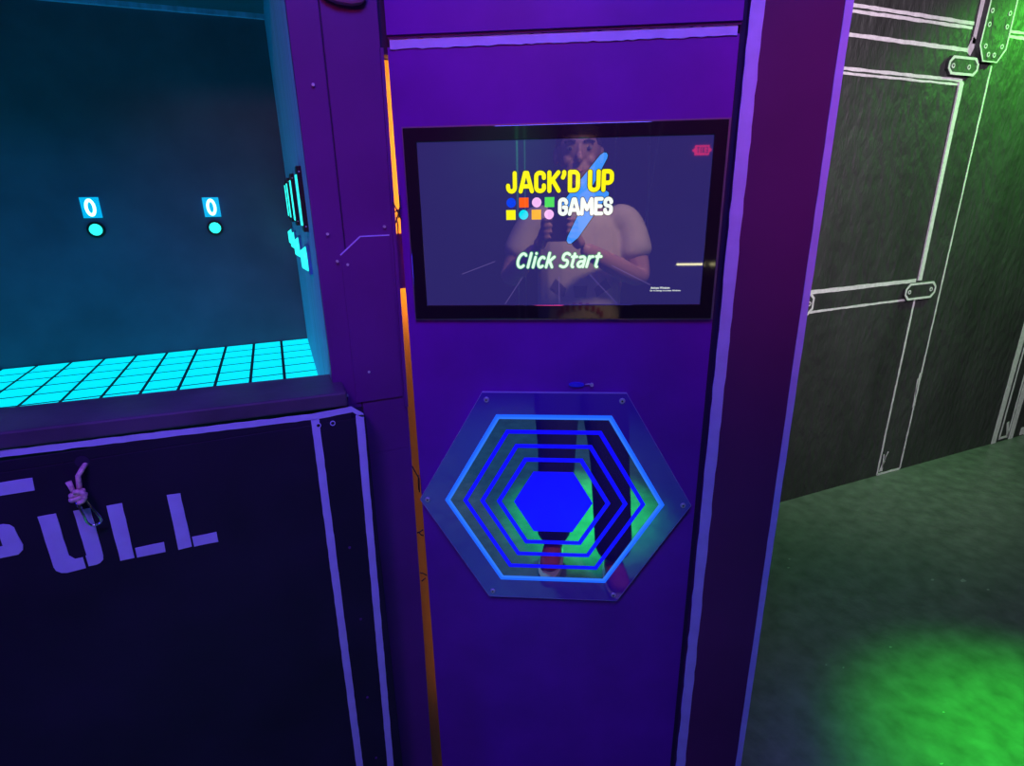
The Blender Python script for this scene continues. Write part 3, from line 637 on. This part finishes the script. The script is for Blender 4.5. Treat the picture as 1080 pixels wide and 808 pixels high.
tb = thing('blue_tab', 'small blue plastic tab and screw peeking above the top edge of the mirrored plate', 'tab', (0.035, 0, 1.134), PF)
p = [(0.035 + 0.0135 * math.cos(2 * math.pi * i / 20), 1.1405 + 0.0045 * math.sin(2 * math.pi * i / 20)) for i in range(20)]
MB().prism(p, -0.004, 0).build('tab', M['cap_blue'], tb, bevel=0.001)
MB().cyl((0.061, 0, 1.1405), (0, -1, 0), 0.0030, 0.005, 12).build('screw', M['steel'], tb)
MB().tube([(0.050, -0.002, 1.1405), (0.056, -0.003, 1.142), (0.061, -0.003, 1.1405)], 0.0012, 8).build('wire_loop', M['steel'], tb)

# ------------------------------------------------------------------ things on the wall behind, seen in the screen's reflection
ex = thing('exit_sign', 'red glowing exit sign high on the wall behind, mirrored in the screen corner', 'exit sign', (1.27, -4.54, 1.765), PF)
MB().box(1.200, 1.320, -4.54, -4.515, 1.765, 1.845).build('sign_face', M['exit_red'], ex)
for sx in (-1, 1):
    e = 1.26 + sx * 0.060; MB().prism([(e, 1.785), (e + sx * 0.024, 1.805), (e, 1.825)], -4.54, -4.515).build('arrow', M['exit_red'], ex)
bb = MB()
for (c, x0, x1) in (('E', 1.308, 1.288), ('X', 1.279, 1.259), ('I', 1.250, 1.244), ('T', 1.235, 1.213)):
    for st_ in LET[c][1]: bb.stroke([(x0 + p[0] * (x1 - x0), 1.783 + p[1] * 0.044) for p in st_], 0.007, -4.518, -4.513, 4)
bb.build('sign_lettering', M['exit_dark'], ex)
lb = thing('light_bar', 'short warm white light bar low on the wall behind, mirrored beside the screen edge', 'light bar', (1.24, -4.54, 0.79), PF)
MB().box(1.10, 1.48, -4.54, -4.52, 0.80, 0.845).build('housing', M['black_plastic'], lb)
for a, c in ((1.11, 1.36), (1.41, 1.475)): MB().cyl((a, -4.515, 0.822), (1, 0, 0), 0.009, c - a, 14).build('tube', M['warm_tube'], lb)

# ------------------------------------------------------------------ person holding the phone (seen mirrored in screen and plate)
def skin_mesh(chains, sub=1):
    """chains: list of (points, radii); each grown with a Skin modifier, returned as one evaluated mesh's data"""
    allv = []; allf = []
    for nodes, edges in chains:
        me = bpy.data.meshes.new('sk'); me.from_pydata([n[0] for n in nodes], edges, []); ob = bpy.data.objects.new('sk', me); COL.objects.link(ob)
        ob.modifiers.new('s', 'SKIN')
        for i, n in enumerate(nodes):
            r = n[1]; me.skin_vertices[0].data[i].radius = (r if hasattr(r, '__len__') else (r, r)); me.skin_vertices[0].data[i].use_root = (i == 0)
        sd = ob.modifiers.new('d', 'SUBSURF'); sd.levels = 2; sd.render_levels = 2
        dg = bpy.context.evaluated_depsgraph_get(); ev = bpy.data.meshes.new_from_object(ob.evaluated_get(dg))
        o = len(allv); allv += [tuple(v.co) for v in ev.vertices]; allf += [tuple(i + o for i in p.vertices) for p in ev.polygons]
        bpy.data.objects.remove(ob); bpy.data.meshes.remove(me); bpy.data.meshes.remove(ev)
    return allv, allf
def chain(*nodes): return (list(nodes), [(i, i + 1) for i in range(len(nodes) - 1)])
def fused(name, vf, m, parent, voxel, smooth=4):
    me = bpy.data.meshes.new('f'); me.from_pydata(vf[0], [], vf[1]); ob = bpy.data.objects.new('f', me); COL.objects.link(ob)
    rm = ob.modifiers.new('r', 'REMESH'); rm.mode = 'VOXEL'; rm.voxel_size = voxel
    s_ = ob.modifiers.new('s', 'SMOOTH'); s_.iterations = smooth; s_.factor = 0.5
    dg = bpy.context.evaluated_depsgraph_get(); ev = bpy.data.meshes.new_from_object(ob.evaluated_get(dg))
    bpy.data.objects.remove(ob); bpy.data.meshes.remove(me)
    ev.name = name; ev.materials.clear(); ev.materials.append(m); ev.polygons.foreach_set('use_smooth', [True] * len(ev.polygons))
    o = bpy.data.objects.new(name, ev); COL.objects.link(o); o.parent = parent
    return o
PX, PY = 0.085, -1.25          # person's place in the kiosk frame; local x to the right, y towards the screen
pe = thing('person', 'person in beige T-shirt, dark jeans and red shoes raising a phone, mirrored in screen', 'person', (PX, PY, 0), PF)
def P3(x, y, z): return (x, y, z)
LEGS = {-1: [(-0.085, 0.0, 0.90), (-0.080, 0.09, 0.48), (-0.093, 0.13, 0.075)], 1: [(0.085, 0.0, 0.90), (0.125, 0.14, 0.48), (0.148, 0.245, 0.075)]}
ARMS = {-1: [(-0.175, -0.01, 1.375), (-0.265, 0.06, 1.155), (-0.150, 0.245, 1.285)], 1: [(0.175, -0.01, 1.375), (0.225, 0.06, 1.150), (-0.005, 0.245, 1.285)]}
ch = []
ch.append(chain((P3(0, 0, 0.93), (0.15, 0.105)), (P3(0, 0.01, 1.08), (0.135, 0.10)), (P3(0, 0, 1.25), (0.155, 0.105)), (P3(0, -0.01, 1.37), (0.13, 0.085)), (P3(-0.005, 0, 1.43), (0.058, 0.058)), (P3(-0.01, 0.02, 1.50), (0.055, 0.055))))
for sd in (-1, 1):
    a, b3, c = LEGS[sd]; ch.append(chain((a, 0.088), (((a[0] + b3[0]) / 2, (a[1] + b3[1]) / 2, 0.70), 0.078), (b3, 0.055), ((b3[0] * 0.5 + c[0] * 0.5, c[1] * 0.5 + b3[1] * 0.5 - 0.01, 0.33), 0.052), (c, 0.036)))
    a, b3, c = ARMS[sd]
    ch.append(chain(((a[0] * 0.6, a[1], a[2] - 0.01), 0.055), (a, 0.055), (tuple((Vector(a) + Vector(b3)) / 2), 0.046), (b3, 0.040), (tuple(Vector(b3) * 0.6 + Vector(c) * 0.4), 0.040), (c, (0.028, 0.024))))
    # palm and five fingers; phone's side edge is at x = phx -/+ 0.037
    phx = -0.078; ex_ = phx + sd * 0.039
    palm = (ex_ + sd * 0.010, 0.262, 1.325)
    ch.append(chain((c, 0.025), (((c[0] + palm[0]) / 2, (c[1] + palm[1]) / 2, 1.305), (0.030, 0.020)), (palm, (0.026, 0.018)), ((ex_ + sd * 0.012, 0.272, 1.355), (0.020, 0.014))))
    for k, (z, ln) in enumerate(((1.375, 0.9), (1.356, 1.0), (1.337, 0.95), (1.319, 0.78))):
        ch.append(chain(((ex_ + sd * 0.014, 0.262, 1.335 + (z - 1.345) * 0.7), 0.010), ((ex_ + sd * 0.013, 0.285, z), 0.0092), ((ex_ + sd * 0.004, 0.3035, z + 0.002), 0.0086), ((ex_ - sd * 0.020 * ln, 0.3045, z + 0.004), 0.0076)))
    ch.append(chain(((ex_ + sd * 0.014, 0.250, 1.312), 0.013), ((ex_ + sd * 0.008, 0.254, 1.340), 0.011), ((ex_ - sd * 0.008, 0.262, 1.362), 0.0095), ((ex_ - sd * 0.016, 0.264, 1.378), 0.0080)))
body = skin_mesh(ch)
hb = MB(); hc = (-0.012, 0.03, 1.582)
hb.sphere((hc[0], hc[1] - 0.005, hc[2] + 0.022), (0.077, 0.094, 0.090), 28, 18)          # skull
hb.sphere((hc[0], hc[1] + 0.018, hc[2] - 0.048), (0.058, 0.066, 0.068), 24, 16)          # jaw
hb.sphere((hc[0], hc[1] + 0.068, hc[2] - 0.098), (0.024, 0.018, 0.016), 14, 10)          # chin
hb.sphere((hc[0], hc[1] + 0.094, hc[2] - 0.012), (0.013, 0.019, 0.016), 14, 10)          # nose tip
hb.sphere((hc[0], hc[1] + 0.084, hc[2] + 0.010), (0.009, 0.013, 0.026), 12, 10)          # nose bridge
hb.sphere((hc[0], hc[1] + 0.074, hc[2] + 0.038), (0.050, 0.016, 0.012), 16, 10)          # brow
for sx in (-1, 1):
    hb.sphere((hc[0] + sx * 0.080, hc[1] - 0.008, hc[2] - 0.002), (0.010, 0.020, 0.031), 14, 10)   # ears
    hb.sphere((hc[0] + sx * 0.036, hc[1] + 0.058, hc[2] - 0.018), (0.022, 0.020, 0.020), 14, 10)   # cheeks
o0 = len(body[0]); body = (body[0] + hb.v, body[1] + [tuple(i + o0 for i in f) for f in hb.f])
pe['_base'] = (0, 0, 0)
bd = fused('body', body, M['skin'], pe, 0.0042, 5)
# hair: cap over the skull
hr_ = MB(); hr_.sphere((hc[0], hc[1] - 0.010, hc[2] + 0.030), (0.081, 0.095, 0.090), 30, 18)
hv = []; 
for (x, y, z) in hr_.v:
    lim = hc[2] + (0.062 if y > hc[1] + 0.05 else (0.030 if y > hc[1] else -0.045)); hv.append((x, y, max(z, lim) if False else (z if z > lim else lim)))
hr_.v = hv; hr_.build('hair', M['hair'], pe)
for sx in (-1, 1):
    MB().sphere((hc[0] + sx * 0.031, hc[1] + 0.076, hc[2] + 0.018), (0.013, 0.010, 0.008), 14, 8).build('eye', M['eye'], pe)
    MB().sphere((hc[0] + sx * 0.031, hc[1] + 0.083, hc[2] + 0.017), (0.0058, 0.005, 0.0058), 12, 8).build('iris', M['iris'], pe)
    MB().tube([(hc[0] + sx * 0.014, hc[1] + 0.090, hc[2] + 0.038), (hc[0] + sx * 0.032, hc[1] + 0.089, hc[2] + 0.043), (hc[0] + sx * 0.050, hc[1] + 0.078, hc[2] + 0.038)], 0.004, 8).build('eyebrow', M['hair'], pe)
MB().tube([(hc[0] - 0.024, hc[1] + 0.074, hc[2] - 0.052), (hc[0], hc[1] + 0.083, hc[2] - 0.054), (hc[0] + 0.024, hc[1] + 0.074, hc[2] - 0.052)], [0.003, 0.006, 0.003], 8).build('mouth', M['lip'], pe)
# T-shirt
ts = [chain((P3(0, 0.0, 0.90), (0.178, 0.130)), (P3(0, 0.012, 1.05), (0.168, 0.128)), (P3(0, 0.005, 1.22), (0.178, 0.125)), (P3(0, -0.008, 1.35), (0.165, 0.105)), (P3(-0.003, -0.005, 1.415), (0.088, 0.075)))]
for sd in (-1, 1):
    a, b3, c = [Vector(v) for v in ARMS[sd]]
    ts.append(chain((tuple(Vector((a.x * 0.5, a.y, a.z - 0.02))), 0.070), (tuple(a), 0.068), (tuple(a.lerp(b3, 0.45)), 0.066), (tuple(a.lerp(b3, 0.72)), 0.068)))
tsh = fused('t_shirt', skin_mesh(ts), M['shirt'], pe, 0.008, 4); tsh['_base'] = (0, 0, 0)
# faded abstract print on the chest and belly (no lettering is readable in the photo)
def on_shirt(x, z): return 0.118 - 0.9 * (x * x) / 0.25 if z > 1.05 else 0.125 - 0.9 * (x * x) / 0.25
def project_print(polys, m):
    b_ = MB()
    for pol in polys:
        vs = []
        for (x, z) in pol:
            hit, loc, nor, idx = tsh.ray_cast(Vector((x, 1.0, z)), Vector((0, -1, 0)))
            y = loc.y if hit else 0.12
            vs.append((x, y + 0.0035, z))
        b_.add(vs, [tuple(range(len(vs)))])
    return b_.build('shirt_print', M[m], tsh)
# jeans, shoes
jn = [chain((P3(0, 0, 0.93), (0.165, 0.118)), (P3(0, 0, 0.86), (0.160, 0.118)))]
for sd in (-1, 1):
    a, b3, c = [Vector(v) for v in LEGS[sd]]
    jn.append(chain(((a.x * 0.95, a.y, 0.88), 0.100), (tuple(a.lerp(b3, 0.45)), 0.106), (tuple(b3), 0.082), (tuple(b3.lerp(c, 0.5)), 0.080), ((c.x, c.y, 0.075), 0.078)))
fused('jeans', skin_mesh(jn), M['jeans'], pe, 0.008, 4)
for sd in (-1, 1):
    c = Vector(LEGS[sd][2]); ang = R(8) * sd
    def sp(x, y, z): return (c.x + x * math.cos(ang) + y * math.sin(ang), c.y + y * math.cos(ang) - x * math.sin(ang), z)
    v, f = skin_mesh([chain((sp(0, -0.055, 0.055), (0.040, 0.042)), (sp(0, 0.01, 0.058), (0.042, 0.046)), (sp(0, 0.07, 0.045), (0.047, 0.034)), (sp(0, 0.135, 0.038), (0.043, 0.025)))])
    sh = fused('shoe', (v, f), M['shoe'], pe, 0.006, 3)
    n = 24; ol = []
    for i in range(n):
        a = 2 * math.pi * i / n; yy = 0.040 + 0.138 * math.sin(a); ww = 0.048 + 0.006 * math.sin(a)
        ol.append((ww * math.cos(a), yy))
    vs = [sp(x, y, 0.001) for x, y in ol] + [sp(x, y, 0.024) for x, y in ol]
    MB().add(vs, [tuple(range(n - 1, -1, -1)), tuple(range(n, 2 * n))] + [(i, (i + 1) % n, (i + 1) % n + n, i + n) for i in range(n)]).build('sole', M['sole'], sh)
dgr = bpy.context.evaluated_depsgraph_get(); bpy.context.view_layer.update()
pr_ = []
for i in range(9):
    a = R(155 - i * 16.5); x = 0.085 * math.cos(a); z = 1.02 + 0.05 * math.sin(a)
    pr_.append([(x - 0.007, z - 0.012), (x + 0.007, z - 0.012), (x + 0.006, z + 0.012), (x - 0.006, z + 0.010)])
project_print(pr_, 'shirt_print')
project_print([[(-0.11, 1.13), (-0.06, 1.10), (-0.05, 1.13), (-0.09, 1.165)], [(0.05, 1.13), (0.06, 1.10), (0.11, 1.13), (0.09, 1.165)], [(-0.02, 1.10), (0.02, 1.10), (0.025, 1.14), (-0.025, 1.14)]], 'shirt_print_dark')
# phone, camera lens just behind the viewpoint
ph = thing('phone', 'black phone held upright at chin height in both hands, mirrored in the screen', 'phone', (PX - 0.078, PY + 0.285, 1.305), PF)
x0 = PX - 0.078
MB().box(x0 - 0.037, x0 + 0.037, PY + 0.276, PY + 0.284, 1.308, 1.462).build('case', M['black_plastic'], ph, bevel=0.003)
MB().box(x0 - 0.034, x0 + 0.034, PY + 0.2755, PY + 0.2762, 1.312, 1.458).build('screen', M['bezel'], ph)
for dx, dz in ((-0.018, 1.446), (0.002, 1.446), (-0.008, 1.430)):
    MB().cyl((x0 + dx, PY + 0.284, dz), (0, 1, 0), 0.006, 0.002, 16).build('lens', M['bezel'], ph)

for o in bpy.data.objects:
    if '_base' in o: del o['_base']
